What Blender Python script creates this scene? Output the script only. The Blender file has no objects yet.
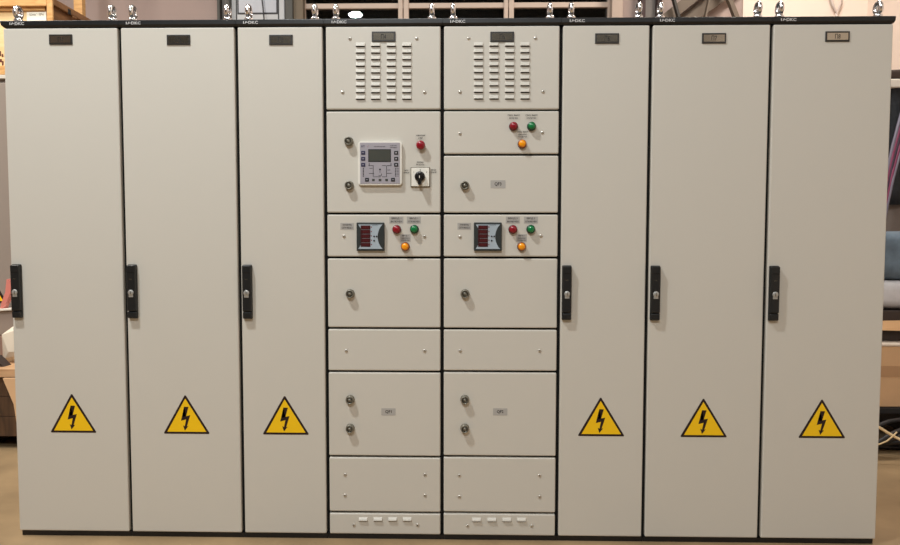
import bpy, bmesh, math, random
from mathutils import Vector, Matrix
random.seed(7)
scene = bpy.context.scene
COL = scene.collection
PI = math.pi

# ------------------------------------------------------------------ camera
F, CX, CY = 700.0, 450.0, 272.5
CAM = Vector((0.0778, -2.3963, 1.0703)); YAW, PITCH, ROLL = 0.0212, -0.0544, 0.0012
cy_, sy_, cp_, sp_ = math.cos(YAW), math.sin(YAW), math.cos(PITCH), math.sin(PITCH)
fw = Vector((-sy_*cp_, cy_*cp_, sp_)); r0 = Vector((cy_, sy_, 0)); u0 = r0.cross(fw)
RT = math.cos(ROLL)*r0 + math.sin(ROLL)*u0; UP = -math.sin(ROLL)*r0 + math.cos(ROLL)*u0
def at(px, py, Y=0.0):
    d = RT*((px-CX)/F) - UP*((py-CY)/F) + fw
    return CAM + d*((Y-CAM.y)/d.y)
cam = bpy.data.objects.new('camera', bpy.data.cameras.new('camera')); COL.objects.link(cam)
cam.data.sensor_width = 36; cam.data.lens = F/900*36
M3 = Matrix((RT, UP, -fw)).transposed()
cam.matrix_world = Matrix.Translation(CAM) @ M3.to_4x4()
cam.data.clip_start = 0.05
scene.camera = cam

# ------------------------------------------------------------------ materials
def srgb(c):
    return tuple(((v/255)/12.92 if v/255 <= .04045 else (((v/255)+.055)/1.055)**2.4) for v in c)
def mat(name, rgb, rough=.5, metal=0., bump=0., bscale=200., var=0., vscale=3., emit=None, es=0., coat=0., spec=.5, trans=0., lin=False):
    m = bpy.data.materials.new(name); m.use_nodes = True
    nt = m.node_tree; b = nt.nodes['Principled BSDF']
    c = rgb if lin else srgb(rgb)
    b.inputs['Base Color'].default_value = (*c, 1)
    b.inputs['Roughness'].default_value = rough; b.inputs['Metallic'].default_value = metal
    b.inputs['Coat Weight'].default_value = coat
    b.inputs['Specular IOR Level'].default_value = spec
    b.inputs['Transmission Weight'].default_value = trans
    if emit:
        b.inputs['Emission Color'].default_value = (*srgb(emit), 1); b.inputs['Emission Strength'].default_value = es
    if bump or var:
        tc = nt.nodes.new('ShaderNodeTexCoord')
    if bump:
        n = nt.nodes.new('ShaderNodeTexNoise'); n.inputs['Scale'].default_value = bscale; n.inputs['Detail'].default_value = 2
        bp = nt.nodes.new('ShaderNodeBump'); bp.inputs['Strength'].default_value = bump; bp.inputs['Distance'].default_value = .001
        nt.links.new(tc.outputs['Object'], n.inputs['Vector']); nt.links.new(n.outputs['Fac'], bp.inputs['Height'])
        nt.links.new(bp.outputs['Normal'], b.inputs['Normal'])
    if var:
        n = nt.nodes.new('ShaderNodeTexNoise'); n.inputs['Scale'].default_value = vscale; n.inputs['Detail'].default_value = 5
        r = nt.nodes.new('ShaderNodeValToRGB')
        lo = tuple(max(0, x*(1-var)) for x in c); hi = tuple(min(1, x*(1+var)) for x in c)
        r.color_ramp.elements[0].position = .3; r.color_ramp.elements[0].color = (*lo, 1)
        r.color_ramp.elements[1].position = .7; r.color_ramp.elements[1].color = (*hi, 1)
        nt.links.new(tc.outputs['Object'], n.inputs['Vector']); nt.links.new(n.outputs['Fac'], r.inputs['Fac'])
        nt.links.new(r.outputs['Color'], b.inputs['Base Color'])
    return m
def wood(name, rgb, dark, scale=(1.5, 14, 14), rough=.6):
    m = bpy.data.materials.new(name); m.use_nodes = True
    nt = m.node_tree; b = nt.nodes['Principled BSDF']; b.inputs['Roughness'].default_value = rough
    tc = nt.nodes.new('ShaderNodeTexCoord'); mp = nt.nodes.new('ShaderNodeMapping'); mp.inputs['Scale'].default_value = scale
    n = nt.nodes.new('ShaderNodeTexNoise'); n.inputs['Scale'].default_value = 4; n.inputs['Detail'].default_value = 6; n.inputs['Distortion'].default_value = .6
    r = nt.nodes.new('ShaderNodeValToRGB')
    r.color_ramp.elements[0].position = .3; r.color_ramp.elements[0].color = (*srgb(dark), 1)
    r.color_ramp.elements[1].position = .65; r.color_ramp.elements[1].color = (*srgb(rgb), 1)
    nt.links.new(tc.outputs['Object'], mp.inputs[0]); nt.links.new(mp.outputs[0], n.inputs['Vector'])
    nt.links.new(n.outputs['Fac'], r.inputs['Fac']); nt.links.new(r.outputs['Color'], b.inputs['Base Color'])
    return m
PAINT = mat('light_grey_textured_paint', (204, 200, 190), .42, bump=.12, bscale=900, spec=.4)
BLACKM = mat('black_painted_frame', (17, 18, 20), .4, bump=.1, bscale=700)
GASKET_SHADE = mat('black_gasket_and_shade', (10, 10, 10), .8)  # gasket black, also painted in for the shade of louvre slots
CHROME = mat('zinc_plated_steel', (232, 232, 234), .22, 1.)
SCREW = mat('screw_steel', (205, 200, 190), .3, .6)
HANDLE = mat('black_handle_plastic', (24, 26, 27), .38, bump=.1, bscale=900)
LOCKM = mat('dull_nickel_lock', (128, 124, 112), .42, .5)
LOCKD = mat('dark_lock_core', (100, 96, 86), .5, .5)
LOGO = mat('logo_white_print', (205, 205, 205), .5)
INK = mat('black_print', (22, 20, 20), .6)
LABELG = mat('grey_label_film', (172, 169, 164), .45)
LABELC = mat('pale_label_film', (198, 194, 184), .4)
YEL = mat('warning_yellow', (246, 198, 14), .4)
WBLK = mat('warning_black', (30, 12, 14), .45)
RED = mat('red_lens', (140, 8, 30), .28, coat=.4)
GRN = mat('green_lens', (0, 118, 62), .28, coat=.4)
AMB = mat('amber_lens', (250, 158, 8), .25, coat=.4)
AMBR = mat('amber_lens_rim', (176, 92, 8), .35)
REDR = mat('red_lens_rim', (128, 8, 26), .35)
GRNR = mat('green_lens_rim', (0, 76, 44), .35)
PLATEF = mat('plate_black_frame', (42, 38, 34), .4)
FOIL = mat('polished_plate_foil', (190, 182, 166), .16, .95)
BEZEL = mat('controller_white_bezel', (226, 223, 214), .4)
FACE = mat('controller_lilac_face', (160, 156, 164), .45)
LCD = mat('lcd_grey_green', (74, 76, 70), .25)
BTNB = mat('navy_button', (38, 36, 70), .45)
BTNK = mat('black_button', (24, 24, 28), .45)
METERF = mat('meter_dark_frame', (44, 50, 50), .4)
METERB = mat('meter_blue_grey_face', (166, 180, 190), .4)
DIG = mat('dull_red_digits', (92, 20, 26), .4)
METERD = mat('meter_dark_red_display', (62, 14, 18), .35)
SWPL = mat('switch_white_plate', (238, 235, 225), .4)
SILV = mat('switch_silver_edge', (120, 112, 96), .4, .6)
KEYM = mat('silver_key_cover', (176, 176, 172), .4, .5)
BLACKK = mat('black_knob', (14, 14, 15), .3)

# ------------------------------------------------------------------ mesh builder
class MB:
    def __init__(s): s.bm = bmesh.new(); s.mats = []
    def mi(s, m):
        if m not in s.mats: s.mats.append(m)
        return s.mats.index(m)
    def _merge(s, b2, m, smooth=False):
        i = s.mi(m); mp = {}
        for v in b2.verts: mp[v] = s.bm.verts.new(v.co)
        for f in b2.faces:
            try:
                nf = s.bm.faces.new([mp[v] for v in f.verts]); nf.material_index = i; nf.smooth = smooth
            except ValueError: pass
        b2.free()
    def box(s, x0, x1, y0, y1, z0, z1, m, bev=0., seg=2, rot=None):
        b = bmesh.new(); bmesh.ops.create_cube(b, size=1)
        for v in b.verts: v.co = Vector(((x0+x1)/2+v.co.x*(x1-x0), (y0+y1)/2+v.co.y*(y1-y0), (z0+z1)/2+v.co.z*(z1-z0)))
        if bev: bmesh.ops.bevel(b, geom=list(b.edges), offset=bev, segments=seg, profile=.5, affect='EDGES')
        if rot:
            ax, ang, pv = rot; bmesh.ops.rotate(b, verts=b.verts, cent=pv, matrix=Matrix.Rotation(ang, 3, ax))
        s._merge(b, m); return s
    def prism(s, pts, y0, y1, m):            # polygon in xz, extruded along y (front = y0)
        b = bmesh.new()
        a = [b.verts.new((p[0], y0, p[1])) for p in pts]; c = [b.verts.new((p[0], y1, p[1])) for p in pts]
        b.faces.new(a); b.faces.new(c[::-1]); n = len(pts)
        for k in range(n): b.faces.new((a[k], c[k], c[(k+1) % n], a[(k+1) % n]))
        bmesh.ops.recalc_face_normals(b, faces=b.faces); s._merge(b, m); return s
    def hull(s, vs, m, smooth=False):
        b = bmesh.new()
        for v in vs: b.verts.new(v)
        r = bmesh.ops.convex_hull(b, input=b.verts); 
        bmesh.ops.recalc_face_normals(b, faces=b.faces); s._merge(b, m, smooth); return s
    def lathe(s, x, y, z, prof, m, n=24, axis='Y', smooth=True):   # prof = [(radius, offset toward -axis)]
        b = bmesh.new(); rings = []
        for r, h in prof:
            ring = []
            for k in range(n):
                a = 2*PI*k/n
                if axis == 'Y': co = (x+r*math.cos(a), y-h, z+r*math.sin(a))
                else: co = (x+r*math.cos(a), y+r*math.sin(a), z+h)
                ring.append(b.verts.new(co))
            rings.append(ring)
        for i in range(len(rings)-1):
            for k in range(n): b.faces.new((rings[i][k], rings[i][(k+1) % n], rings[i+1][(k+1) % n], rings[i+1][k]))
        b.faces.new(rings[0][::-1]); b.faces.new(rings[-1])
        bmesh.ops.recalc_face_normals(b, faces=b.faces); s._merge(b, m, smooth); return s
    def tube(s, pts, r, m, n=10, closed=False):
        b = bmesh.new(); rings = []; P = [Vector(p) for p in pts]; L = len(P)
        for i in range(L):
            if closed: t = (P[(i+1) % L]-P[i-1]).normalized()
            else: t = (P[min(i+1, L-1)]-P[max(i-1, 0)]).normalized()
            a = t.cross(Vector((0, 0, 1)))
            if a.length < .1: a = t.cross(Vector((1, 0, 0)))
            if closed: a = Vector((1, 0, 0))
            a.normalize(); c = t.cross(a)
            rings.append([b.verts.new(P[i]+a*r*math.cos(2*PI*k/n)+c*r*math.sin(2*PI*k/n)) for k in range(n)])
        for i in range(L if closed else L-1):
            A, B = rings[i], rings[(i+1) % L]
            for k in range(n): b.faces.new((A[k], A[(k+1) % n], B[(k+1) % n], B[k]))
        if not closed: b.faces.new(rings[0][::-1]); b.faces.new(rings[-1])
        bmesh.ops.recalc_face_normals(b, faces=b.faces); s._merge(b, m, True); return s
    def text(s, body, x, z, y, h, m, w=None, spacing=1.0, bold=False):         # centred at x,z facing -y; h = cap height
        cu = bpy.data.curves.new('t', 'FONT'); cu.body = body; cu.size = h/.72; cu.align_x = 'CENTER'
        cu.extrude = .0001; cu.offset = .016*h/.72 if bold else 0; cu.resolution_u = 2; cu.space_character = spacing
        o = bpy.data.objects.new('t', cu); COL.objects.link(o)
        dg = bpy.context.evaluated_depsgraph_get(); me = bpy.data.meshes.new_from_object(o.evaluated_get(dg))
        b = bmesh.new(); b.from_mesh(me)
        if b.verts:
            xs = [v.co.x for v in b.verts]; ys = [v.co.y for v in b.verts]
            cx, cz, ww = (min(xs)+max(xs))/2, (min(ys)+max(ys))/2, max(xs)-min(xs)
            k = (w/ww) if w else 1
            for v in b.verts: v.co = Vector((x+(v.co.x-cx)*k, y-v.co.z, z+(v.co.y-cz)))
            s._merge(b, m)
        else: b.free()
        bpy.data.objects.remove(o); bpy.data.curves.remove(cu); bpy.data.meshes.remove(me)
        return s
    def build(s, name, parent=None, origin=None, label=None, cat=None, group=None, kind=None):
        me = bpy.data.meshes.new(name)
        org = Vector(origin) if origin else Vector((0, 0, 0))
        s.bm.transform(Matrix.Translation(-org)); s.bm.to_mesh(me); s.bm.free()
        for m in s.mats: me.materials.append(m)
        o = bpy.data.objects.new(name, me); COL.objects.link(o)
        o.location = org
        if parent:
            o.parent = parent; p = parent; off = Vector((0, 0, 0))
            while p: off += p.location; p = p.parent
            o.location = org-off
        tag(o, label, cat, group, kind); return o
def tag(o, label=None, cat=None, group=None, kind=None):
    if label: o['label'] = label
    if cat: o['category'] = cat
    if group: o['group'] = group
    if kind: o['kind'] = kind
def empty(name, loc, label=None, cat=None, group=None, kind=None):
    o = bpy.data.objects.new(name, None); COL.objects.link(o); o.location = loc; o.empty_display_size = .1
    tag(o, label, cat, group, kind); return o

# ------------------------------------------------------------------ cabinets
ZD0, ZD1, ZCAP = .020, 1.770, 1.7950
DEPTH = .40
XB = [-1.5, -1.1, -.7, -.4, 0, .4, .7, 1.1, 1.5]
GAP = .0058
ring_pts = [(0, .0166*math.cos(2*PI*k/28), .0166*math.sin(2*PI*k/28)) for k in range(28)]
def eyebolt(x, parent):
    y, z = .030, ZCAP
    b = MB()
    b.lathe(x, y, z, [(.0145, .0), (.0145, .011), (.0135, .014), (.009, .017), (.0085, .023)], CHROME, 20, 'Z')
    b.tube([(x, y+p[1], z+.036+p[2]) for p in ring_pts], .0080, CHROME, 12, True)
    b.build('eyebolt', parent, (x, y, z))
def top_frame(x0, x1, parent, first, last):
    b = MB(); e0 = .007 if first else 0; e1 = .004 if last else 0
    c0 = .010 if first else 0; c1 = .004 if last else 0
    g0 = 0 if first else .0006; g1 = 0 if last else .0006
    y0, y1 = -.004, DEPTH+.01
    zt = [(x0-e0+g0, ZCAP), (x1+e1-g1, ZCAP)]
    vs = []
    for yy0, yy1, z in ((y0+.002, y1, ZCAP), (y0, y1, ZCAP-.002), (y0, y1, ZD1+.010), (y0+.006, y1, ZD1+.003)):
        low = z < ZCAP-.01
        k = 1 if z < ZD1+.005 else (.35 if low else 0)
        for X in (x0-e0+g0+c0*k, x1+e1-g1-c1*k):
            for Y in (yy0, yy1): vs.append((X, Y, z))
    b.hull(vs, BLACKM)
    o = b.build('top_frame', parent, ((x0+x1)/2, .2, ZD1))
    l = MB(); w = .052; lx = x0+.053; lz = ZCAP-.0105
    l.text('DKC', lx+.008, lz, y0-.0004, .0095, LOGO, w=.032, bold=True)
    # the small mark before the letters: a bar, a split arrow
    l.box(lx-.026, lx-.0235, y0-.0006, y0, lz-.0042, lz+.0042, LOGO)
    l.prism([(lx-.021, lz-.0042), (lx-.017, lz+.0042), (lx-.0145, lz+.0042), (lx-.0185, lz-.0042)], y0-.0006, y0, LOGO)
    l.box(lx-.0155, lx-.010, y0-.0006, y0, lz-.001, lz+.001, LOGO)
    l.build('logo', o, (lx, y0, lz))
def name_plate(px, py, num, parent):
    c = at(px, py); w, h = .0400, .0170
    b = MB(); b.box(c.x-w, c.x+w, -.0035, -.0002, c.z-h, c.z+h, PLATEF, .0012)
    b.box(c.x-w+.0055, c.x+w-.0055, -.0040, -.0030, c.z-h+.0055, c.z+h-.0055, FOIL)
    b.text('П'+str(num), c.x, c.z, -.0043, .016, INK, w=.0175)
    b.build('name_plate', parent, (c.x, 0, c.z))
def warning_sign(apx, apy, w, parent):
    c = at(apx, apy); e = at(apx, apy+38); k = (c.z-e.z)/365.; b = MB()
    def P(pts): return [(c.x+(x-312)*k, c.z-(y-88)*k) for x, y in pts]
    b.prism(P([(306, 90), (318, 90), (537, 448), (533, 458), (107, 458), (103, 448)]), -.0006, -.0001, WBLK)
    b.prism(P([(312, 120), (508, 438), (135, 438)]), -.0009, -.0004, YEL)
    b.prism(P([(300, 198), (342, 200), (318, 288), (282, 306)]), -.0012, -.0008, WBLK)
    b.prism(P([(300, 198), (318, 288), (268, 332)]), -.0012, -.0008, WBLK)
    b.prism(P([(282, 296), (357, 279), (330, 315), (268, 332)]), -.00122, -.0008, WBLK)
    b.prism(P([(357, 279), (322, 392), (303, 388), (320, 305)]), -.0012, -.0008, WBLK)
    b.prism(P([(287, 377), (312, 390), (338, 382), (303, 427)]), -.00124, -.0008, WBLK)
    b.build('warning_sign', parent, (c.x, 0, c.z-.06))
def door_handle(xl, zc, parent):
    x = xl+(.0235 if xl < 0 else .0195); w = .0155; h = .0935
    b = MB()
    b.box(x-w-.0005, x+w+.0005, -.010, -.0002, zc-h, zc+h, HANDLE, .003)
    b.box(x-w, x+w, -.019, -.008, zc-h+.026, zc+h-.002, HANDLE, .004, 3)      # swing grip
    b.box(x-w, x+w, -.017, -.008, zc-h+.001, zc-h+.0245, HANDLE, .004, 3)     # lower block
    b.box(x-w+.004, x+w-.004, -.0196, -.018, zc+h-.019, zc+h-.028, GASKET_SHADE)
    b.box(x-w+.002, x+w-.002, -.0206, -.018, zc+h-.026, zc+h-.004, HANDLE, .001)
    b.text('DKC', x, zc+h-.050, -.0194, .004, SILV, w=.010)
    b.lathe(x, -.0188, zc-.003, [(.0098, 0), (.0098, .0024), (.0086, .0032)], KEYM, 20)
    b.box(x-.0078, x+.0078, -.0208, -.018, zc-.019, zc-.007, KEYM, .001)
    b.box(x-.0012, x+.0012, -.0222, -.0218, zc-.009, zc+.002, LOCKD)
    b.build('handle', parent, (x, 0, zc))
HZ = at(247, 292, -.015).z
signs = {0: (71.7, 394), 1: (185.2, 395.2), 2: (284.6, 396), 5: (600.7, 397.6), 6: (703.5, 398.6), 7: (822, 399.5)}
plates = [(61, 39.6), (178.7, 40), (281, 40), (383.7, 36.8), (502.2, 37), (607, 38.6), (713.8, 38.4), (837.2, 36.6)]
labels = [
 'tall light grey electrical cabinet at the far left end, next to the pine crate',
 'tall light grey cabinet, second from the left end of the row',
 'narrow light grey cabinet adjoining the left side of the middle units with displays',
 'grey cabinet of stacked panels carrying the white-framed screen controller and rotary switch',
 'grey cabinet of stacked panels with nothing but pilot lamps above its QF3 door',
 'narrow light grey cabinet adjoining the right side of the middle units',
 'tall light grey cabinet marked П7, second from the right end',
 'tall light grey cabinet marked П8 at the right end of the row']
roots = []
for i in range(8):
    x0, x1 = XB[i], XB[i+1]; xm = (x0+x1)/2
    g = 'tall single-door cabinets' if i not in (3, 4) else 'middle cabinets of stacked panels'
    root = empty('electrical_cabinet', (xm, DEPTH/2, 0), labels[i], 'electrical cabinet', g); roots.append(root)
    b = MB()
    b.box(x0+.0006, x1-.0006, .026, DEPTH, .018, ZD1+.004, PAINT)
    b.build('body', root, (xm, .2, .018))
    b = MB(); b.box(x0+.0006, x1-.0006, .0192, .0258, .018, ZD1+.002, GASKET_SHADE)
    b.build('front_frame', root, (xm, .022, .018))
    b = MB(); b.box(x0+(.006 if i == 0 else 0.0006), x1-(.006 if i == 7 else .0006), .008, DEPTH-.01, 0, .0178, BLACKM)
    b.build('plinth', root, (xm, .2, 0))
    top_frame(x0, x1, root, i == 0, i == 7)
    eyebolt(x0+.036, root); eyebolt(x1-.036, root)
    if i not in (3, 4):
        b = MB(); xl, xr = x0+GAP, x1-GAP
        if i == 0: xl = x0+.001
        if i == 7: xr = x1-.001
        b.box(xl, xr, 0, .019, ZD0, ZD1, PAINT, .0042, 3)
        d = b.build('door', root, (xl, .01, ZD0))
        door_handle(xl, HZ, d); name_plate(*plates[i], i+1, d); warning_sign(*signs[i], 44, d)

def zrow(px, py): return at(px, py).z
def panel(name, root, x0, x1, ya, yb, holes=None):
    zt, zb = zrow((x0+x1)*146+442, ya), zrow((x0+x1)*146+442, yb)
    b = MB(); b.box(x0+GAP, x1-GAP, 0, .019, zb+.0035, zt-.0035, PAINT, .0042, 3)
    return b
def finish(b, name, root, x0, x1, ya, yb):
    return b.build(name, root, ((x0+x1)/2, .01, zrow(0, yb)))
def louvre(b, cx, cz, w=.0165, h=.0140, d=.0060):
    top, bot = cz+h/2, cz-h/2
    # closed hood on the sheet; black strips paint the shaded opening underneath
    b.hull([(cx-w+.001, 0, top), (cx+w-.001, 0, top), (cx-w, 0, bot), (cx+w, 0, bot), (cx-w+.002, -d, bot+.0012), (cx+w-.002, -d, bot+.0012), (cx-w+.003, -d*.8, bot+h*.45), (cx+w-.003, -d*.8, bot+h*.45)], PAINT)
    b.box(cx-w+.001, cx+w-.001, -.0008, .0005, bot-.0016, bot-.0001, GASKET_SHADE)
    b.box(cx-w+.0025, cx+w-.0025, -d+.001, -.001, bot-.0002, bot+.0006, GASKET_SHADE)
def screw(px, py, parent, r=.0060):
    c = at(px, py); b = MB()
    b.lathe(c.x, -.0002, c.z, [(r, 0), (r*.95, .0015), (r*.6, .0026)], SCREW, 16)
    a = random.uniform(0, PI)
    for k in (0, PI/2):
        b.box(c.x-r*.5, c.x+r*.5, -.0031, -.0025, c.z-.0006, c.z+.0006, LOCKD, rot=('Y', a+k, Vector((c.x, 0, c.z))))
    b.build('screw', parent, (c.x, 0, c.z))
def cam_lock(px, py, parent):
    c = at(px, py, -.016); b = MB(); x, z = c.x, c.z
    b.lathe(x, -.0002, z, [(.0155, 0), (.0155, .003), (.0145, .004), (.0138, .017), (.0125, .019), (.0105, .019), (.0105, .0155)], LOCKM, 28)
    b.lathe(x, -.0150, z, [(.0105, 0), (.0105, .0014)], LOCKD, 20)
    b.lathe(x, -.0160, z, [(.0052, 0), (.0048, .002)], LOCKM, 16)
    b.box(x-.0075, x+.0075, -.0182, -.016, z-.0014, z+.0014, LOCKM, rot=('Y', random.uniform(.3, 1.2), Vector((x, 0, z))))
    b.build('lock', parent, (x, 0, z))
def pilot(px, py, colour, parent, r=.0140):
    c = at(px, py, -.014); b = MB(); x, z = c.x, c.z
    m, rim = {'red': (RED, REDR), 'green': (GRN, GRNR), 'amber': (AMB, AMBR)}[colour]
    b.lathe(x, -.0002, z, [(r+.0012, 0), (r+.0012, .003), (r, .004)], BTNK, 28)
    b.lathe(x, -.0038, z, [(r, 0), (r, .008), (r*.86, .0105)], rim, 28)
    b.lathe(x, -.0140, z, [(r*.80, 0), (r*.78, .003), (r*.55, .0050), (r*.2, .0058)], m, 28)
    b.build('pilot_light', parent, (x, 0, z), label=colour+' pilot light')
def stop_button(px, py, parent):
    c = at(px, py, -.016); b = MB(); x, z = c.x, c.z
    b.lathe(x, -.0002, z, [(.0135, 0), (.0135, .003), (.011, .005), (.011, .010)], BTNK, 28)
    b.lathe(x, -.0100, z, [(.0150, 0), (.0155, .003), (.0150, .008), (.011, .0115), (.005, .0128)], RED, 28)
    b.build('push_button', parent, (x, 0, z), label='red push button')
def tlabel(px, py, w, h, lines, parent, film=LABELG, th=None, tw=.86):
    c = at(px, py); b = MB(); W, H = w/292/2, h/292/2
    b.box(c.x-W, c.x+W, -.0006, -.0001, c.z-H, c.z+H, film)
    n = len(lines); lh = 2*H/n
    for k, t in enumerate(lines):
        b.text(t, c.x, c.z+(H-lh*(k+.5))*.88, -.0008, (th or lh*.48), INK, bold=True, w=2*W*tw*.92*min(1, len(t)/max(len(q) for q in lines)))
    b.build('text_label', parent, (c.x, 0, c.z))

# --- controller and rotary switch
def controller(parent):
    a, d = at(357.7, 141, -.010), at(402.3, 185.6, -.010)
    b = MB()
    for ins, ya, yb in ((0, -.0085, -.0002), (.0018, -.0120, -.0085)):
        pts = []
        for qx, qz, a0 in ((d.x, a.z, 0), (a.x, a.z, 1), (a.x, d.z, 2), (d.x, d.z, 3)):
            sx, sz = (1 if qx == d.x else -1), (1 if qz == a.z else -1); rr = .012-ins
            for t in range(6):
                an = PI/2*(a0+t/5); pts.append((qx-sx*.012+rr*math.cos(an), qz-sz*.012+rr*math.sin(an)))
        b.prism(pts, ya, yb, BEZEL)
    fa, fd = at(360, 142.8, -.012), at(400, 183.8, -.012)
    b.box(fa.x, fd.x, -.0132, -.0115, fd.z, fa.z, FACE, .0008)
    def bx(px, py, w, h, m, y=-.0145, r=0):
        c = at(px, py, -.013); b.box(c.x-w/584, c.x+w/584, y, -.0130, c.z-h/584, c.z+h/584, m, r)
    bx(379.6, 155.6, 22.5, 12.6, INK, -.0136); bx(379.6, 155.6, 20.8, 11, LCD, -.0140)
    for k in range(3):
        y = 152.8+6*k
        bx(363.2, y, 4.0, 3.7, BTNB, r=.0006); bx(396.2, y, 4.0, 3.7, BTNK, r=.0006)
        bx(363.2, y, 1.7, .6, FACE, -.0148); bx(396.2, y, 1.5, 1.3, FACE, -.0148)
    for x in (367, 393): bx(x, 179.7, 3.8, 3.6, BTNK, r=.0006)
    bx(393, 179.7, 1.7, .6, FACE, -.0148); bx(367, 179.7, 1.8, .6, FACE, -.0148)
    for x in (373.4, 380, 386.6): bx(x, 180, 2.6, 2.2, LCD, -.0138)
    for k in range(6):
        bx(363.4, 168.6+1.5*k, 1.0, .9, BTNK, -.0137); bx(395.6, 168.6+1.5*k, 1.0, .9, BTNK, -.0137)
        bx(397.8, 168.6+1.5*k, 2.0, .35, BTNK, -.0136)
    # one line diagram
    for x in (373.2, 386.5):
        bx(x, 171.5, .5, 11, INK, -.0136)
    for px, py, w in ((371, 165.6, 5), (384, 165.6, 4), (388.6, 165.6, 4), (371.5, 173.5, 5), (389, 173.3, 5), (377.5, 176.8, 7), (384, 176.8, 4), (371, 168.3, 3), (388.8, 170, 3)):
        bx(px, py, w, .45, INK, -.0136)
    for px, py, w, h in ((369.2, 164.6, .6, 3), (391, 164.6, .6, 3), (380, 169.5, 1.6, 1.6), (380, 172, .8, .8), (380, 175.6, 3, .4), (381.4, 174.6, .5, 2)):
        bx(px, py, w, h, INK, -.0136)
    c = at(363, 146.4, -.0136); b.text('BT', c.x, c.z, -.0135, .0065, BTNB, w=.012)
    c = at(368, 146.4, -.0136); b.text('/', c.x, c.z, -.0135, .0060, RED, w=.004)
    c = at(379.6, 146.6, -.0136); b.text('КОНТРОЛЛЕР АВР', c.x, c.z, -.0135, .0032, INK, w=.038)
    c = at(393.5, 145.6, -.0136); b.text('СЕТЬ', c.x, c.z, -.0135, .0032, INK, w=.022)
    c = at(393.5, 147.6, -.0136); b.text('НАГРУЗКА', c.x, c.z, -.0135, .0032, INK, w=.024)
    b.build('controller_display', parent, ((a.x+d.x)/2, 0, (a.z+d.z)/2))
def rotary(parent):
    a, d = at(410.6, 167.2, -.006), at(430, 187, -.006)
    cx, cz = (a.x+d.x)/2, (a.z+d.z)/2
    b = MB(); b.box(a.x, d.x, -.006, -.0002, d.z, a.z, SILV, .001)
    b.box(a.x+.0025, d.x-.0025, -.0078, -.004, d.z+.0025, a.z-.0025, SWPL, .001)
    b.text('0', cx, a.z-.0090, -.0080, .0065, INK); b.text('1', a.x+.011, a.z-.017, -.0080, .0060, INK); b.text('2', d.x-.011, a.z-.016, -.0080, .0060, INK)
    k = at(419.8, 176.5, -.014)
    b.lathe(k.x, -.0075, k.z, [(.0175, 0), (.0175, .008), (.0155, .012), (.012, .013)], BLACKK, 30)
    b.box(k.x-.0058, k.x+.0058, -.032, -.0078, k.z-.029, k.z+.014, BLACKK, .0030, 3)
    b.box(k.x-.0011, k.x+.0011, -.0324, -.0318, k.z-.006, k.z+.002, SWPL)
    b.build('rotary_switch', parent, (cx, 0, cz))
def meter(px, parent):
    cx = at(px, 236.7, -.008); W = .0475
    x, z = cx.x, cx.z; b = MB()
    b.box(x-W, x+W, -.012, -.0002, z-W-.001, z+W+.001, METERF, .0025)
    # concave-sided bright face
    pts = []
    n = 10; q = W-.006
    for k in range(n+1):
        t = -1+2*k/n; pts.append((x+q-.0165*(1-t*t)**.9, z-t*q))
    for k in range(n+1):
        t = 1-2*k/n; pts.append((x-q+.0150*(1-t*t)**.9, z-t*q))
    # split in strips so the polygon stays valid
    for k in range(n):
        R0, R1 = pts[k], pts[k+1]; L0, L1 = pts[2*n+1-k], pts[2*n-k]
        b.prism([R0, R1, L1, L0], -.0132, -.0115, METERB)
    for k in range(5):
        zz = z+.0315-.0148*k
        b.box(x-.0330, x+.0005, -.0140, -.013, zz-.0070, zz+.0070, METERD, .0006)
        b.text('---' if k < 0 else '888', x-.016, zz, -.0142, .008, DIG, w=.02)
        b.box(x+.0022, x+.0052, -.0137, -.013, zz-.001, zz+.003, REDR)
    for dx, dz in ((.013, .001), (.0215, .001), (.013, -.0135)):
        b.lathe(x+dx, -.0128, z+dz, [(.0031, 0), (.0029, .0018)], BTNK, 12)
    b.text('АНАЛИЗАТОР', x+.016, z+W-.0085, -.0134, .0028, INK, w=.022)
    b.build('power_meter', parent, (x, 0, z))

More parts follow.
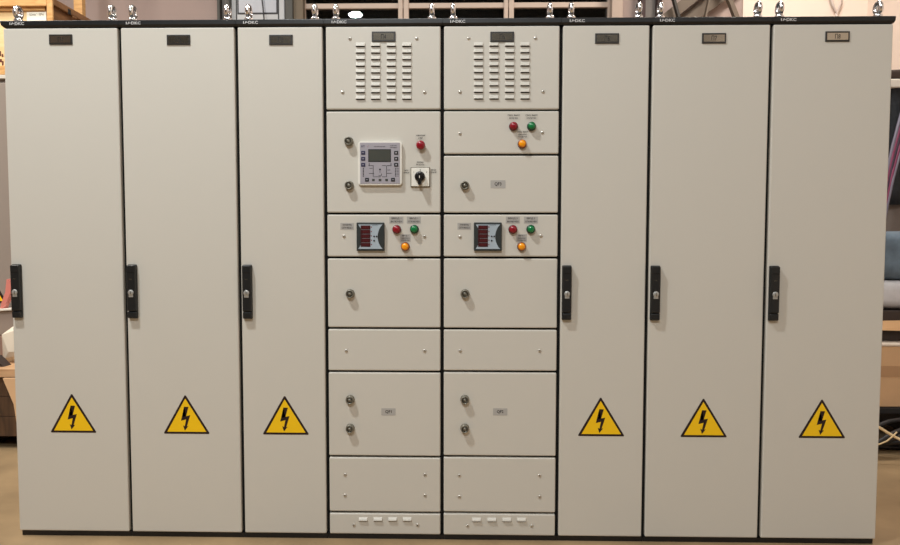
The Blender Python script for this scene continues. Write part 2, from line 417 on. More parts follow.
for col, (ri, px0) in enumerate(((3, 383.5), (4, 500.5))):
    root = roots[ri]; x0, x1 = XB[ri], XB[ri+1]; D = 117.0 if col else 0.0
    X = lambda a4, a5: a5 if col else a4
    def rows(a, b_): return a, b_
    # top vent panel: its top runs right up to the black frame
    zb = zrow(px0, 110.3); b = MB(); b.box(x0+GAP, x1-GAP, 0, .019, zb+.0035, ZD1, PAINT, .0042, 3)
    cols = (478.5, 494, 509.6, 525.0) if col else (360.5, 375.7, 391.3, 406.8)
    for cx in cols:
        for k in range(9):
            c = at(cx, 44.4+6.6*k-(.3 if col else 0)); louvre(b, c.x, c.z)
    p = b.build('vent_panel', root, ((x0+x1)/2, .01, zb))
    name_plate(*plates[ri], ri+1, p)
    for s in ([(468.6, 38.2), (535.5, 38), (460, 92), (543, 91.6)] if col else [(350, 38.6), (416.8, 38.6), (342.6, 92.2), (424.7, 92.2)]): screw(*s, p)
    def pan(name, ya, yb):
        b = panel(name, root, x0, x1, ya, yb)
        return b.build(name, root, ((x0+x1)/2, .01, zrow(px0, yb)))
    if not col:
        p = pan('control_door', 110.3, 213.6)
        cam_lock(348.2, 140.8, p); cam_lock(348.6, 185.2, p); controller(p); rotary(p); stop_button(420.6, 145, p)
        tlabel(420.5, 136.8, 10, 5.6, ['АВАРИЯ', 'АВР'], p, LABELC, tw=.95)
        tlabel(420.2, 163.4, 8.5, 5, ['РЕЖИМ', 'РАБОТЫ'], p, LABELC, tw=.95)
        tlabel(406.4, 171.6, 6.4, 5, ['БЕЗ', 'ПРИОР'], p, LABELC, tw=.95)
        tlabel(433.6, 171.2, 6.4, 5, ['ВВОД', 'ПРИОР'], p, LABELC, tw=.95)
    else:
        p = pan('control_panel', 110.0, 154.7)
        screw(460, 133.5, p); screw(542.4, 132.6, p)
        pilot(513.8, 125.8, 'red', p); pilot(531.8, 125.8, 'green', p); pilot(522.4, 143.6, 'amber', p)
        tlabel(513.6, 116.8, 13.4, 6, ['СЕКЦ. ВЫКЛ', 'ВКЛЮЧЕН'], p, LABELC, tw=.94)
        tlabel(531.4, 116.8, 13.4, 6, ['СЕКЦ. ВЫКЛ', 'ОТКЛЮЧЕН'], p, LABELC, tw=.94)
        tlabel(522.6, 134.4, 12.4, 8, ['СЕКЦ. ВЫКЛ', 'АВАРИЙНО', 'ОТКЛЮЧЕН'], p, LABELC, tw=.94)
        p = pan('door', 154.7, 213.6)
        cam_lock(464.8, 185.3, p); tlabel(498, 184.2, 14.8, 7.8, ['QF3'], p, th=.011, tw=.5)
    p = pan('meter_panel', 213.6, 257.6)
    dx = D-.6
    n = X('1', '2')
    for s in ([(460, 236.8), (540.8, 235.8)] if col else [(344, 236.2), (424.6, 236.6)]): screw(*s, p)
    meter(X(370.5, 487.8), p)
    tlabel(X(347.2, 464.3), X(226.4, 226.3), 13.6, 6.8, ['ПАРАМЕТРЫ', 'СЕТИ ВВОД '+n], p)
    pilot(X(396.4, 513.1), 229.4, 'red', p); pilot(X(414.1, 531.1), 229.2, 'green', p); pilot(X(405, 521.8), 246.6, 'amber', p)
    tlabel(X(396.4, 512.8), 220, 14, 6.8, ['ВВОД '+n, 'ВКЛЮЧЕН'], p)
    tlabel(X(413.8, 530.9), 220, 14, 6.8, ['ВВОД '+n, 'ОТКЛЮЧЕН'], p)
    tlabel(X(405.4, 521.6), 238, 10.5, 7.6, ['ВВОД '+n, 'АВАРИЙНО', 'ОТКЛЮЧЕН'], p)
    p = pan('door', 257.6, X(328.4, 328.9)); cam_lock(X(349.6, 465), 294, p)
    p = pan('blank_panel', X(328.4, 328.9), 371.7)
    for s in ((X(346.3, 460.2), 350.8), (X(424.7, 539.6), 350.7)): screw(*s, p)
    p = pan('door', 371.7, 456.8)
    cam_lock(X(349.6, 464.8), 400.3, p); cam_lock(X(349.6, 464.8), 429.2, p)
    tlabel(X(388.5, 500.2), 411.8, 14.4, 7.2, [X('QF1', 'QF2')], p, th=.010, tw=.5)
    p = pan('blank_panel', 456.8, X(512.7, 513.2))
    for sx in (X(345.1, 459.4), X(425, 539.6)):
        for syy in (X(474.6, 475.4), X(495.4, 496.6)): screw(sx, syy, p)
    zt = zrow(px0, X(512.7, 513.2)); b = MB(); b.box(x0+GAP, x1-GAP, 0, .019, ZD0, zt-.0035, PAINT, .0042, 3)
    for cx in ((476.6, 491.7, 506.7, 521.5) if col else (363.2, 377.9, 392.6, 407.2)):
        c = at(cx, X(518.8, 519.2)); louvre(b, c.x, c.z, .0165, .012, .007)
    p = b.build('plinth_vent_panel', root, ((x0+x1)/2, .01, ZD0))
    for s in ((X(354, 467.6), X(525, 525.6)), (X(417.6, 531.6), X(525, 525.8))): screw(*s, p)

# ------------------------------------------------------------------ room
XL, XR, YF, YBK, ZC = -5.0, 3.35, -8.0, 3.5, 4.6
CONC = mat('tan_concrete', (152, 128, 96), .42, var=.26, vscale=3.2, bump=.15, bscale=60)
WPINK = mat('pinkish_grey_plaster', (172, 152, 144), .85, var=.07, vscale=1.6, bump=.2, bscale=40)
WCREAM = mat('cream_plaster', (230, 212, 198), .8, var=.03, vscale=2)
WDARK = mat('dark_brown_wall', (74, 66, 58), .85)
CEILM = mat('ceiling_grey', (150, 145, 138), .9)
b = MB(); b.box(XL-.1, XR+.1, YF-.1, YBK+1.8, -.1, 0, CONC); b.build('floor', kind='structure')
b = MB(); b.box(XL-.1, XR+.1, YF-.1, YBK+1.8, ZC, ZC+.1, CEILM); b.build('ceiling', kind='structure')
b = MB(); b.box(XL-.1, XL, YF, YBK+1.8, 0, ZC, WPINK); b.build('wall_left', kind='structure')
b = MB(); b.box(XR, XR+.1, YF, YBK+1.8, 0, ZC, WCREAM); b.build('wall_right', kind='structure')
b = MB(); b.box(XL, XR, YF-.1, YF, 0, ZC, WDARK); b.build('wall_front', kind='structure')
def wx(px, py=10, Y=YBK): return at(px, py, Y).x
def wz(px, py, Y=YBK): return at(px, py, Y).z
# back wall in pieces around the glazed opening
gx0, gx1 = wx(300), wx(613)
gz0, gz1 = 1.2, 4.0
b = MB(); b.box(XL, gx0, YBK, YBK+.15, 0, ZC, WPINK); b.box(gx0, gx1, YBK, YBK+.15, 0, gz0, WPINK); b.box(gx0, gx1, YBK, YBK+.15, gz1, ZC, WPINK)
b.box(gx1, wx(742), YBK, YBK+.15, 0, ZC, WPINK); b.build('wall_back', kind='structure')
b = MB(); b.box(wx(742), XR, YBK-.02, YBK+.15, 0, ZC, WCREAM); b.build('wall_back_right', kind='structure')
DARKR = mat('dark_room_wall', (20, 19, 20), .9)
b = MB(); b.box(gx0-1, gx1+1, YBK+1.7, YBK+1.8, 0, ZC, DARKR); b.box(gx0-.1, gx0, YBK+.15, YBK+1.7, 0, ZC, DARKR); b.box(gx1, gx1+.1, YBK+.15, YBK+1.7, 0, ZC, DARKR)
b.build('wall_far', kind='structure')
# glazing
FRB = mat('beige_window_frame', (196, 176, 160), .6)
def glassmat():
    m = bpy.data.materials.new('window_glass'); m.use_nodes = True; nt = m.node_tree; nt.nodes.clear()
    o = nt.nodes.new('ShaderNodeOutputMaterial'); mx = nt.nodes.new('ShaderNodeMixShader'); t = nt.nodes.new('ShaderNodeBsdfTransparent'); g = nt.nodes.new('ShaderNodeBsdfGlossy')
    t.inputs[0].default_value = (.55, .58, .58, 1); g.inputs['Roughness'].default_value = .0; fr = nt.nodes.new('ShaderNodeFresnel'); fr.inputs[0].default_value = 1.45
    nt.links.new(fr.outputs[0], mx.inputs[0]); nt.links.new(t.outputs[0], mx.inputs[1]); nt.links.new(g.outputs[0], mx.inputs[2]); nt.links.new(mx.outputs[0], o.inputs[0]); return m
GLASS = glassmat()
w1 = empty('window_1', ((gx0+gx1)/2, YBK, gz0), kind='structure')
b = MB()
rz0, rz1 = wz(450, 7.2), wz(450, 1.9)
pitch_z = .52
b.box(gx0, gx1, YBK+.02, YBK+.10, gz0, gz0+.06, FRB, .004); b.box(gx0, gx1, YBK+.02, YBK+.10, gz1-.06, gz1, FRB, .004)
z = rz0
zs = [rz0-3*pitch_z, rz0-2*pitch_z, rz0-pitch_z, rz0, rz0+pitch_z]
for z in zs: b.box(gx0, gx1, YBK+.02, YBK+.08, z, z+rz1-rz0, FRB, .004)
for a, c in ((398, 402.6), (403.4, 408.5), (504, 508.2), (509, 514)): b.box(wx(a), wx(c), YBK+.005, YBK+.10, gz0, gz1, FRB, .005)
b.box(gx0, gx0+.04, YBK+.01, YBK+.1, gz0, gz1, FRB); b.box(gx1-.04, gx1, YBK+.01, YBK+.1, gz0, gz1, FRB)
b.build('window_frame', w1, ((gx0+gx1)/2, YBK, gz0))
for a, c in ((300, 400), (406, 506), (512, 613)):
    b = MB(); b.box(wx(a), wx(c), YBK+.045, YBK+.051, gz0+.02, gz1-.02, GLASS); b.build('window_pane', w1, (wx((a+c)/2), YBK, gz0))
STEEL = mat('dark_steel', (60, 56, 52), .5, .3)
# steel columns, posts on the wall
def column(name, pxa, pxb, m, label, Y=YBK, d=.12, z1=ZC, kindd=True, flange=None):
    xa, xb = wx(pxa, 10, Y-d), wx(pxb, 10, Y-d)
    b = MB()
    if flange:
        b.box(xa, xa+(xb-xa)*.22, Y-d, Y-.001, 0, z1, m, .002); b.box(xb-(xb-xa)*.22, xb, Y-d, Y-.001, 0, z1, m, .002); b.box(xa, xb, Y-d*.45, Y-d*.3, 0, z1, flange)
    else: b.box(xa, xb, Y-d, Y-.001, 0, z1, m, .004)
    return b.build(name, None, (xa, Y-d, 0), kind='structure')
DKGREEN = mat('dark_green_grey_paint', (72, 70, 64), .6); BRPOST = mat('brown_grey_post', (112, 98, 80), .7)
GREYC = mat('grey_column_paint', (120, 112, 106), .55); BEIGEP = mat('beige_post', (176, 156, 142), .7); RUST = mat('dark_red_brown', (58, 38, 36), .7)
column('trim_1', 217, 229, DKGREEN, '', flange=GREYC)
column('trim_2', 285, 292.5, DKGREEN, '')
column('trim_3', 293, 303, BRPOST, '', d=.08)
column('trim_4', 612, 623, BEIGEP, '', d=.10)
column('trim_5', 641, 662, RUST, '', flange=GREYC)
# pale grey framed hatch with a blue-grey pane
PALEF = mat('pale_grey_frame', (196, 196, 196), .5); PANEB = mat('frosted_blue_grey_pane', (178, 180, 188), .35); DKLINE = mat('dark_seal', (50, 48, 50), .6)
w2 = empty('window_2', (wx(257), YBK, 1.6), kind='structure')
Yh = YBK-.05
b = MB(); xa, xb = wx(229.5, 10, Yh), wx(284.5, 10, Yh)
b.box(xa, xb, Yh, YBK-.001, 1.6, 4.0, PALEF, .006)
for xx in (wx(236.5, 10, Yh), wx(278.5, 10, Yh)): b.box(xx-.005, xx+.005, Yh-.003, Yh+.002, 1.62, 3.98, DKLINE)
b.build('window_frame', w2, (xa, Yh, 1.6))
b = MB(); pa, pb = wx(239, 10, Yh), wx(276.5, 10, Yh); pz = wz(257, 12.8, Yh)
b.box(pa-.012, pb+.012, Yh-.004, Yh+.003, pz-.012, 3.9, DKLINE); b.box(pa, pb, Yh-.007, Yh, pz, 3.888, PANEB); b.build('window_pane', w2, (pa, Yh, pz))
CABLEK = mat('black_cable', (26, 26, 28), .5)
b = MB(); b.tube([(at(259, 0, Yh-.03).x, Yh-.03, ZC), at(260.5, -14, Yh-.03), at(262, 0, Yh-.03), at(263, 8, Yh-.03), at(264, 19, Yh-.03), at(264.5, 60, Yh-.03)], .005, CABLEK)
b.build('cable', None, at(262, 0, Yh-.03), 'thin black cable hanging across the pale framed window', 'cable')
# diagonal braces
BRACE = mat('brown_steel_brace', (104, 90, 76), .6)
def bar(name, p, q, w, Y, m, label, cat, group=None, t=.05, lo=None):
    a, c = at(*p, Y), at(*q, Y); d = (c-a).normalized(); n = Vector((-d.z, 0, d.x))
    a = a-d*((a.x-lo)/d.x if lo is not None else .5); c = c+d*min((ZC-.001-w-c.z)/d.z, ((XR-.1-c.x)/d.x if d.x > 0 else 99)); b = MB(); h = w/2
    b.prism([((a+n*h).x, (a+n*h).z), ((a-n*h).x, (a-n*h).z), ((c-n*h).x, (c-n*h).z), ((c+n*h).x, (c+n*h).z)], Y, Y+t, m)
    return b.build(name, None, a, label, cat, group)
bar('steel_brace', (668, 17), (692, -2), .085, YBK-.14, BRACE, 'brown diagonal steel brace touching the dark red column', 'brace', lo=wx(664, 10, YBK-.12))
bar('steel_brace', (690, 17), (717, -2), .105, YBK-.08, BRACE, 'wide brown diagonal steel brace, second to the right of the dark red column', 'brace', lo=wx(664, 10, YBK-.12))
bar('steel_rod', (679.5, 17), (675, 0), .018, YBK-.22, STEEL, 'thin dark rod crossing in front of the two brown braces', 'rod')
bar('steel_rod', (706, 17), (709.5, 0), .012, YBK-.22, BRACE, 'thinnest rod, between the wide brace and the leaning bar', 'rod')
bar('steel_bar', (737.5, 17), (731, 0), .034, YBK-.2, BRACE, 'brown leaning bar in front of the pink and cream wall joint', 'bar')
PALEPIPE = mat('pale_grey_plastic', (205, 190, 182), .5)
b = MB(); b.tube([(at(826, 0, 3.46).x, 3.46, ZC), at(829, -8, 3.46), at(832.5, 4, 3.46), at(836.5, 14, 3.46), at(841, 4, 3.46), at(843, -8, 3.46), (at(845, 0, 3.46).x, 3.46, ZC)], .012, PALEPIPE)
b.tube([at(836.5, 12, 3.46), (at(836.5, 60, 3.46).x, 3.46, .02)], .010, PALEPIPE)
b.build('conduit', None, at(836, 10, 3.3), 'pale forked conduit on the cream wall above the П8 cabinet', 'conduit')

# ------------------------------------------------------------------ left side: taupe cabinet, pine crate, wood box
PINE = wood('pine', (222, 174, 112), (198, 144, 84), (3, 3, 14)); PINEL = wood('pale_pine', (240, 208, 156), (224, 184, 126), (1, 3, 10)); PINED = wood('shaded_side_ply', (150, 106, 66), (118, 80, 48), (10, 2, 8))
TAUPE = mat('taupe_painted_metal', (146, 134, 124), .5)
Yt = 1.3
tx1 = -2.12; tz = at(0, 75, Yt).z
tb = empty('grey_cabinet', (-2.7, Yt+.3, 0), 'taupe metal cabinet with yellow warning triangle behind the left end of the row', 'metal cabinet')
b = MB(); b.box(-3.4, tx1, Yt+.02, Yt+.7, 0, tz-.02, TAUPE, .004); b.build('body', tb, (-2.7, Yt+.3, 0))
b = MB(); b.box(-3.42, tx1+.02, Yt-.005, Yt+.72, tz-.02, tz, mat('pale_top_edge', (205, 198, 186), .5), .003); b.build('top_plate', tb, (-2.7, Yt+.3, tz-.02))
b = MB(); b.box(-3.38, tx1-.01, Yt, Yt+.019, .05, tz-.04, TAUPE, .003); td = b.build('door', tb, (-2.7, Yt, .05))
b = MB(); sa = at(-8.5, 258, Yt); sc_ = at(7.5, 303, Yt)
hx = sc_.x; hz = sc_.z; H = (sa.z-sc_.z); Wd = H/.866
b.prism([(hx, hz), (hx-Wd/2, hz+H), (hx-Wd, hz)], Yt-.0010, Yt-.0002, WBLK)
b.prism([(hx-.022, hz+.011), (hx-Wd/2, hz+H-.024), (hx-Wd+.022, hz+.011)], Yt-.0016, Yt-.0008, YEL); b.build('warning_sign', td, (hx, Yt, hz))
# pine crate on top
cz1 = at(52, -3, Yt).z; ccx = at(52, 1.5, Yt).x
cr = empty('wooden_crate', (-2.7, Yt+.5, tz), 'large open-framed pine crate with a white paper label, atop the taupe cabinet', 'crate')
b = MB()
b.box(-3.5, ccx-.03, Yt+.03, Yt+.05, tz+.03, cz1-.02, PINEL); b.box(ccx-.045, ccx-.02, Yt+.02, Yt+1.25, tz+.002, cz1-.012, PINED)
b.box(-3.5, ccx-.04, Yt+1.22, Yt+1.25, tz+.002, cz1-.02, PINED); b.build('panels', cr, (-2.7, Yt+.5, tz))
def rail(x0, x1, y0, y1, z0, z1, m=None):
    b = MB(); b.box(x0, x1, y0, y1, z0, z1, m or PINE, .003); b.build('rail', cr, (x0, y0, z0))
rail(ccx-.030, ccx, Yt, Yt+.014, tz+.002, cz1); rail(-3.5, ccx-.031, Yt, Yt+.014, cz1-.045, cz1); rail(-3.5, ccx-.031, Yt, Yt+.014, tz+.002, tz+.05)
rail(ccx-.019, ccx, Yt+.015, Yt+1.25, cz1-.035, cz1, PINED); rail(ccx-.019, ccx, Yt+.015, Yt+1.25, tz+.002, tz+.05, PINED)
b = MB(); b.box(-3.5, ccx-.05, Yt+.018, Yt+.029, cz1-.062, cz1-.0355, PINE); b.build('rail', cr, (-3, Yt, cz1-.07))
la, lb_ = at(27, 12, Yt+.03), at(47, 19, Yt+.03)
b = MB(); b.box(la.x, lb_.x, Yt+.027, Yt+.0299, lb_.z-.03, la.z, mat('white_paper', (250, 246, 230), .7)); b.text('Шкаф №4', (la.x+lb_.x)/2, at(36, 15, Yt+.03).z, Yt+.0265, .013, mat('grey_print', (120, 110, 96), .7), w=.075); b.build('paper_label', cr, (la.x, Yt, la.z))
b = MB(); q = at(58.5, 12, Yt+.16); b.box(ccx-.001, ccx+.003, q.y-.012, q.y+.012, q.z-.014, q.z+.014, INK); b.box(ccx-.001, ccx+.006, q.y+.03, q.y+.06, q.z-.02, q.z-.012, PINED); b.build('dark_slot', cr, (ccx, q.y, q.z))  # black block painted in for the dark slot in the crate side
b = MB()
for mx, my, mw, mh in ((-1, 51, 2.2, 5), (1.8, 54, 1.6, 3), (-1, 59, 3, 3.2), (2, 61, 1.8, 6), (.5, 66, 2, 2)):
    q0, q1 = at(mx, my, Yt+.03), at(mx+mw, my+mh, Yt+.03); b.box(q0.x, q1.x, Yt+.0285, Yt+.0299, q1.z, q0.z, mat('stencil_brown', (96, 44, 28), .7), .001)
b.build('stencil_marks', cr, at(0, 58, Yt+.03))
# vertical plank behind the crate
b = MB(); Yp = 2.75; b.box(at(73.5, 5, Yp).x, at(82, 5, Yp).x, Yp, Yp+.05, 0, 3.6, PINE, .003); b.build('timber_post', None, (at(77, 5, Yp).x, Yp, 0), 'vertical pine post rising behind the pine crate', 'post')
# wooden box at floor level left
Yw = .98
WALN = wood('weathered_boards', (88, 62, 40), (56, 38, 24), (10, 3, 1.2)); BEIGEW = wood('light_board', (206, 168, 128), (180, 138, 98), (1, 3, 10))
wz1 = at(0, 366, Yw).z; wz2 = at(0, 377, Yw).z; wz3 = at(0, 437, Yw).z
wbx1 = at(30, 400, Yw).x
wb = empty('wooden_box', (-2.2, Yw+.13, 0), 'low weathered wooden box on skids at floor level beyond the left end', 'box')
b = MB()
for k in range(3):
    zz = wz3+(wz2-wz3)*k/3; b.box(-3.0, wbx1, Yw+.01, Yw+.28, zz+.001, zz+(wz2-wz3)/3-.001, WALN, .002)
b.build('body', wb, (-2.2, Yw, wz3))
b = MB(); b.box(-3.02, wbx1+.01, Yw-.01, Yw+.285, wz2, wz1-.012, BEIGEW, .003); b.build('lid', wb, (-2.2, Yw, wz2))
for xx in (-2.9, -2.4, wbx1-.08):
    b = MB(); b.box(xx, xx+.08, Yw+.03, Yw+.27, 0, wz3, WALN); b.build('skid', wb, (xx, Yw, 0))
# leaning cardboard strip
CARD = mat('brown_cardboard', (214, 174, 132), .85, var=.05, vscale=8); CARDD = mat('dark_cardboard', (186, 146, 108), .85); CARDB = mat('dark_brown_box', (52, 40, 34), .7)
b = MB(); p1, p2, p3, p4 = at(4, 378, .95), at(24, 378, .95), at(26, 440, .95), at(15, 404, .95)
b.prism([(p1.x, p1.z), (p2.x, p2.z), (p3.x, p3.z), (p3.x, 0.0), (p3.x-.02, 0), (p4.x, p4.z)], .94, .955, CARD); b.build('cardboard_sheet', None, (p3.x, .95, 0), 'brown cardboard sheet leaning against the front of the low wooden box', 'cardboard')
zl = wz1-.012
# things on the box: black carton, papers, white tray, pink bag
b = MB(); a = at(-6, 352, 1.05); c = at(6, 372, 1.05); 
b.hull([(a.x-.1, 1.02, zl), (c.x+.01, 1.02, zl), (c.x-.04, 1.02, zl+.05), (a.x-.1, 1.02, zl+.07), (a.x-.1, 1.08, zl), (c.x+.01, 1.08, zl), (c.x-.04, 1.08, zl+.05), (a.x-.1, 1.08, zl+.07)], CARDB)
b.build('black_carton', None, (a.x, 1.05, zl), 'small black wedge-shaped carton standing on the low wooden box', 'carton')
PAPER = mat('crumpled_white_paper', (228, 216, 196), .8)
b = MB(); vs = []
for k in range(26): vs.append((c.x+.02+random.uniform(-.10, .13), 1.14+random.uniform(-.04, .05), zl+.001+random.uniform(0, 1)**1.5*.22))
b.hull(vs, PAPER); b.build('crumpled_paper', None, (c.x+.02, 1.15, zl), 'crumpled white paper beside the black carton on the low wooden box', 'paper')
TRAY = mat('white_tray', (225, 218, 206), .5); TPAPER = mat('grey_brown_fabric', (140, 112, 96), .8)
tzt = at(6, 309, 1.2).z
b = MB(); tx0 = at(-20, 310, 1.2).x; tx1b = at(26, 310, 1.2).x
b.box(tx0, tx1b, 1.215, 1.27, zl, tzt-.14, TPAPER, .01); b.box(tx0+.02, tx1b-.02, 1.215, 1.265, tzt-.14, tzt-.012, mat('dull_grey_box', (150, 134, 122), .7), .004)
b.box(tx0, tx1b, 1.20, 1.272, tzt-.012, tzt, TRAY, .003, rot=('Y', -.06, Vector((tx0+.1, 1.2, tzt)))); b.build('lidded_bin', None, (tx0, 1.24, zl), 'grey-brown bin with a thin white slanting lid on the low wooden box', 'bin')
PINK = mat('pink_plastic', (214, 128, 116), .35, coat=.3)
b = MB(); pp = [at(4, 308, 1.235), at(6, 302, 1.235), at(9.5, 293, 1.235), at(11, 285, 1.235), at(9.5, 279, 1.235)]
for k, (P_, r_) in enumerate(zip(pp, (.018, .02, .02, .016, .008))): pass
b.hull([(P_+Vector((dx*r_, dy*.018, 0))) for P_, r_ in zip(pp[:3], (.010, .012, .014)) for dx in (-1, 1) for dy in (-1, 1)], PINK)
b.hull([(P_+Vector((dx*r_, dy*.015, 0))) for P_, r_ in zip(pp[2:], (.014, .012, .006)) for dx in (-1, 1) for dy in (-1, 1)], PINK)
b.build('pink_bag', None, (pp[0].x, 1.235, tzt), 'twisted pink plastic bag on the white lid in front of the taupe cabinet', 'plastic bag')

# ------------------------------------------------------------------ right side
Yr = 1.15
def rz(py, Y=Yr): return at(890, py, Y).z
rx0 = at(878, 350, Yr).x
PALLET = mat('black_plastic_pallet', (26, 26, 28), .6)
z_p = .20
b = MB(); b.box(rx0-.1, 3.0, Yr-.02, Yr+.55, z_p-.03, z_p, PALLET, .004)
for xx in (rx0-.1, rx0+.3, rx0+.72):
    b.box(xx, xx+.10, Yr-.02, Yr+.55, 0, z_p-.03, PALLET)
b.build('plastic_pallet', None, (rx0+.3, Yr+.3, 0), 'black plastic pallet on the floor beyond the right end, under the cardboard box', 'pallet')
z_b = rz(344)
cb = empty('cardboard_box', (rx0+.35, Yr+.25, z_p), 'brown cardboard box with a pale rim and darker tape band on the black pallet', 'cardboard box')
b = MB(); b.box(rx0-.02, rx0+.65, Yr, Yr+.5, z_p+.001, z_b-.012, CARD, .004); b.build('body', cb, (rx0+.3, Yr, z_p))
b = MB(); za, zb2 = rz(366), rz(377); b.box(rx0-.021, rx0+.651, Yr-.0015, Yr, zb2, za, CARDD); b.build('tape', cb, (rx0+.3, Yr, za))
b = MB(); b.box(rx0-.022, rx0+.652, Yr-.004, Yr+.504, z_b-.012, z_b, mat('pale_rim', (214, 200, 184), .7), .003); b.build('rim', cb, (rx0+.3, Yr, z_b))
Y2 = Yr+.1
z_c = rz(311, Y2)
cc = empty('cardboard_box', (rx0+.35, Y2+.2, z_b), 'dark brown box with a tan flap, on top of the cardboard box', 'cardboard box')
b = MB(); b.box(rx0-.0, rx0+.6, Y2, Y2+.38, z_b+.001, z_c, CARDB, .004); b.build('body', cc, (rx0+.3, Y2, z_b))
b = MB(); f0, f1 = rz(321, Y2), rz(329, Y2)
b.hull([(rx0-.01, Y2-.001, f0), (rx0+.5, Y2-.001, f0+.01), (rx0-.01, Y2-.045, f1), (rx0+.5, Y2-.045, f1-.01), (rx0-.01, Y2-.001, f0-.004), (rx0+.5, Y2-.001, f0+.006)], mat('tan_flap', (206, 162, 116), .8)); b.build('flap', cc, (rx0+.2, Y2, f1))
def blob(name, x0, x1, y0, y1, z0, z1, m, label, cat, sub=3, amp=.02, seed=1):
    rnd = random.Random(seed); bb = bmesh.new(); bmesh.ops.create_cube(bb, size=1)
    bmesh.ops.subdivide_edges(bb, edges=bb.edges, cuts=5, use_grid_fill=True)
    for v in bb.verts:
        c = v.co; r = Vector((c.x*2, c.y*2, c.z*2)); L = max(.001, (abs(r.x)**5+abs(r.y)**5+abs(r.z)**5)**.2)
        r = r/L; wv = 1-rnd.uniform(0, amp)-amp*.7*(1+math.sin(r.x*7+r.z*5+seed))
        v.co = Vector(((x0+x1)/2+r.x*wv*(x1-x0)/2, (y0+y1)/2+r.y*wv*(y1-y0)/2, (z0+z1)/2+(r.z if r.z < -.98 else r.z*wv)*(z1-z0)/2))
    b = MB(); b._merge(bb, m, True); return b.build(name, None, ((x0+x1)/2, (y0+y1)/2, z0), label, cat)
WSACK = mat('white_grey_sack', (190, 186, 186), .8, bump=.5, bscale=300, var=.06, vscale=30)
BLUE = mat('blue_grey_cloth', (92, 106, 118), .85, bump=.6, bscale=120, var=.25, vscale=14)
GBR = mat('grey_brown_board', (120, 108, 100), .8)
DGREY = mat('dark_grey_mesh_cloth', (72, 74, 78), .85, bump=.8, bscale=150, var=.15, vscale=40)
z_s = rz(281, Y2)
blob('white_sack', rx0-.05, rx0+.62, Y2+.02, Y2+.36, z_c, z_s, WSACK, 'white-grey woven sack lying on the dark brown box', 'sack', seed=3, amp=.015)
z_u = rz(230, Y2)
blob('blue_cloth_bundle', rx0-.04, rx0+.6, Y2+.04, Y2+.34, z_s-.004, z_u, BLUE, 'blue-grey bundle of cloth piled on the white sack', 'cloth', seed=5, amp=.03)
# clothes rail with dark mesh cloth and cables
Yk = 1.75
xk0 = at(878, 100, Yk).x; zk = at(890, 84, Yk).z
rk = empty('metal_rack', (xk0+.5, Yk, 0), 'tall grey-brown metal rack with a white top rail beyond the right end of the row', 'rack')
for xx in (xk0-.03, xk0+.75):
    b = MB(); b.box(xx, xx+.04, Yk, Yk+.04, 0, zk-.03, GBR); b.build('post', rk, (xx, Yk, 0))
b = MB(); b.box(xk0-.05, xk0+.82, Yk-.05, Yk+.09, zk-.03, zk+.02, TRAY, .008); b.build('top_rail', rk, (xk0+.3, Yk, zk))
b = MB(); b.box(xk0+.011, xk0+.749, Yk+.015, Yk+.03, .3, zk-.031, GBR); b.build('back_panel', rk, (xk0+.3, Yk, .3))
blob('black_bag', xk0-.02, xk0+.5, Yk-.04, Yk+.08, zk+.02, at(890, 70, Yk).z, mat('dark_brown_bag', (60, 46, 40), .6), 'dark brown soft bag lying on the white top rail of the rack', 'bag', seed=9)
# hanging dark cloth
def drape(name, x0, x1, Y, z0, z1, m, label, cat):
    bb = bmesh.new(); n, mm = 40, 8; g = []
    for j in range(mm+1):
        row = []
        for i in range(n+1):
            t = i/n; x = x0+(x1-x0)*t; zz = z0+(z1-z0)*j/mm
            row.append(bb.verts.new((x, Y+.014*math.sin(t*34)+.006*math.sin(t*90+j), zz)))
        g.append(row)
    for j in range(mm):
        for i in range(n): bb.faces.new((g[j][i], g[j][i+1], g[j+1][i+1], g[j+1][i]))
    r = bmesh.ops.solidify(bb, geom=list(bb.faces), thickness=.004)
    bmesh.ops.recalc_face_normals(bb, faces=bb.faces)
    b = MB(); b._merge(bb, m, True); return b.build(name, None, ((x0+x1)/2, Y, z0), label, cat)
drape('hanging_cloth', xk0+.015, xk0+.62, Yk-.024, at(890, 205, Yk).z, zk-.03, DGREY, 'dark grey mesh cloth hanging from the white rail of the rack', 'cloth')
MAG = mat('magenta_cable', (142, 62, 96), .45); GRC = mat('grey_cable', (128, 122, 138), .45); DPU = mat('dark_purple_cable', (60, 42, 62), .45)
for k, (m, lab) in enumerate(((GRC, 'upper grey cable of the slanting bundle before the dark grey cloth'), (MAG, 'upper magenta cable of the slanting bundle before the dark grey cloth'), (DPU, 'dark purple cable between the magenta cables of the slanting bundle'), (MAG, 'lower magenta cable of the slanting bundle before the dark grey cloth'), (GRC, 'lowest grey cable of the slanting bundle before the dark grey cloth'))):
    dy = k*8.5
    b = MB(); b.tube([at(912, 86+dy, 1.69), at(904, 104+dy, 1.66), at(899, 122+dy, 1.64), at(893, 145+dy, 1.64), at(887, 172+dy, 1.65), at(881, 205+dy, 1.66), at(877, 235+dy, 1.66)], .0085, m, 8)
    b.build('hanging_cable', None, at(893, 145+dy, 1.64), lab, 'cable', 'cables slanting down in front of the rack')
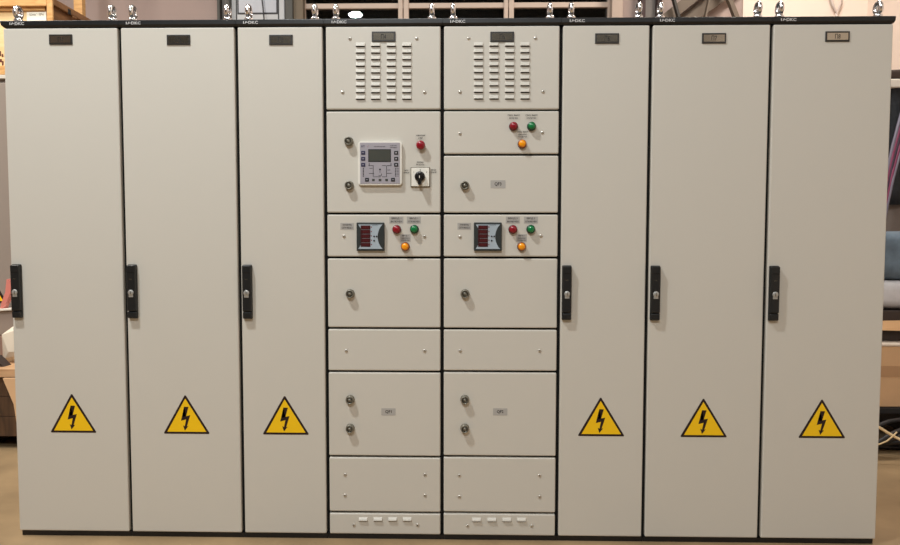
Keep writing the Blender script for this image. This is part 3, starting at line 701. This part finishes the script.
# black cables / plastic on the floor, pale wire
for k in range(7):
    y0 = 1.0+random.uniform(-.03, .06); zz = .01+.02*k+.009
    pts = []
    for t in range(15):
        f = t/14; pts.append((rx0-.16+.85*f, y0+.05*math.sin(f*6+k), .016+max(0, (k*.024)*math.sin(PI*min(1, f*1.3+.1)))+.004*math.sin(f*17+k)))
    b = MB(); b.tube(pts, .012, CABLEK, 8); 
    b.build('black_cable', None, (rx0, y0, 0), ['lowest black cable of the heap in front of the pallet', 'black cable lying just above the lowest of the heap before the pallet', 'third black cable from the bottom of the heap before the pallet', 'middle black cable of the heap before the pallet', 'third black cable from the top of the heap before the pallet', 'black cable just under the topmost of the heap before the pallet', 'topmost black cable of the heap in front of the pallet'][k], 'cable', 'black cables heaped before the pallet')
WIRE = mat('pale_wire', (222, 196, 150), .5)
b = MB(); b.tube([at(872, 424, .90), at(880, 428, .90), at(888, 433, .89), at(895, 437, .88), at(903, 441, .86), at(915, 450, .84), (at(930, 470, .82).x, .82, .012)], .0065, WIRE, 8); b.build('thick_pale_cable', None, at(888, 433, .89), 'thick pale cable drooping in front of the black cables', 'cable')
b = MB(); b.tube([at(873, 446, .85), at(880, 444, .85), at(887, 441, .85), at(893, 436, .85), at(897, 432, .85)], .0035, WIRE, 8); b.build('thin_pale_wire', None, at(886, 441, .85), 'thin pale wire curving up from the floor to the thick pale cable', 'wire')

# ------------------------------------------------------------------ lights (the hall's lamps, plus added unseen fills)
def area(name, loc, size, power, col, target):
    l = bpy.data.lights.new(name, 'AREA'); l.shape = 'RECTANGLE'; l.size, l.size_y = size; l.energy = power; l.color = col
    o = bpy.data.objects.new(name, l); COL.objects.link(o); o.location = loc
    o.rotation_euler = (Vector(target)-Vector(loc)).to_track_quat('-Z', 'Y').to_euler(); return o
WARM = (.955, .99, .995)
area('hall_light', (-1.62, -1.47, 4.45), (.21, .21), 118, WARM, (-1.4, -.75, 0)).data.shape = 'DISK'
area('hall_light', (-.7, -4.8, 4.45), (1.2, .4), 112, WARM, (0, -1, 0))
area('hall_light', (2.2, -5.6, 4.45), (1.0, .4), 42, WARM, (2.4, -5.4, 0))  # added unseen fill: brightens the right wall mirrored in the name plates
area('hall_light', (-3.2, .1, 4.45), (1.0, .5), 95, (1, .93, .83), (-2.6, .8, 0))
area('hall_light', (-.4, .3, 4.45), (1.6, .3), 40, WARM, (0, 1.5, 0))  # added unseen fill for the middle of the back wall
area('hall_light', (2.3, 1.9, 4.45), (.8, .4), 70, (1, .93, .84), (2.3, 2.6, 0))

w = bpy.data.worlds.new('world'); w.use_nodes = True; scene.world = w
w.node_tree.nodes['Background'].inputs[0].default_value = (.9, .85, .8, 1); w.node_tree.nodes['Background'].inputs[1].default_value = .15
vs = scene.view_settings
vs.view_transform = 'Standard'; vs.look = 'None'; vs.gamma = 1; vs.use_curve_mapping = False; vs.exposure = 0.05
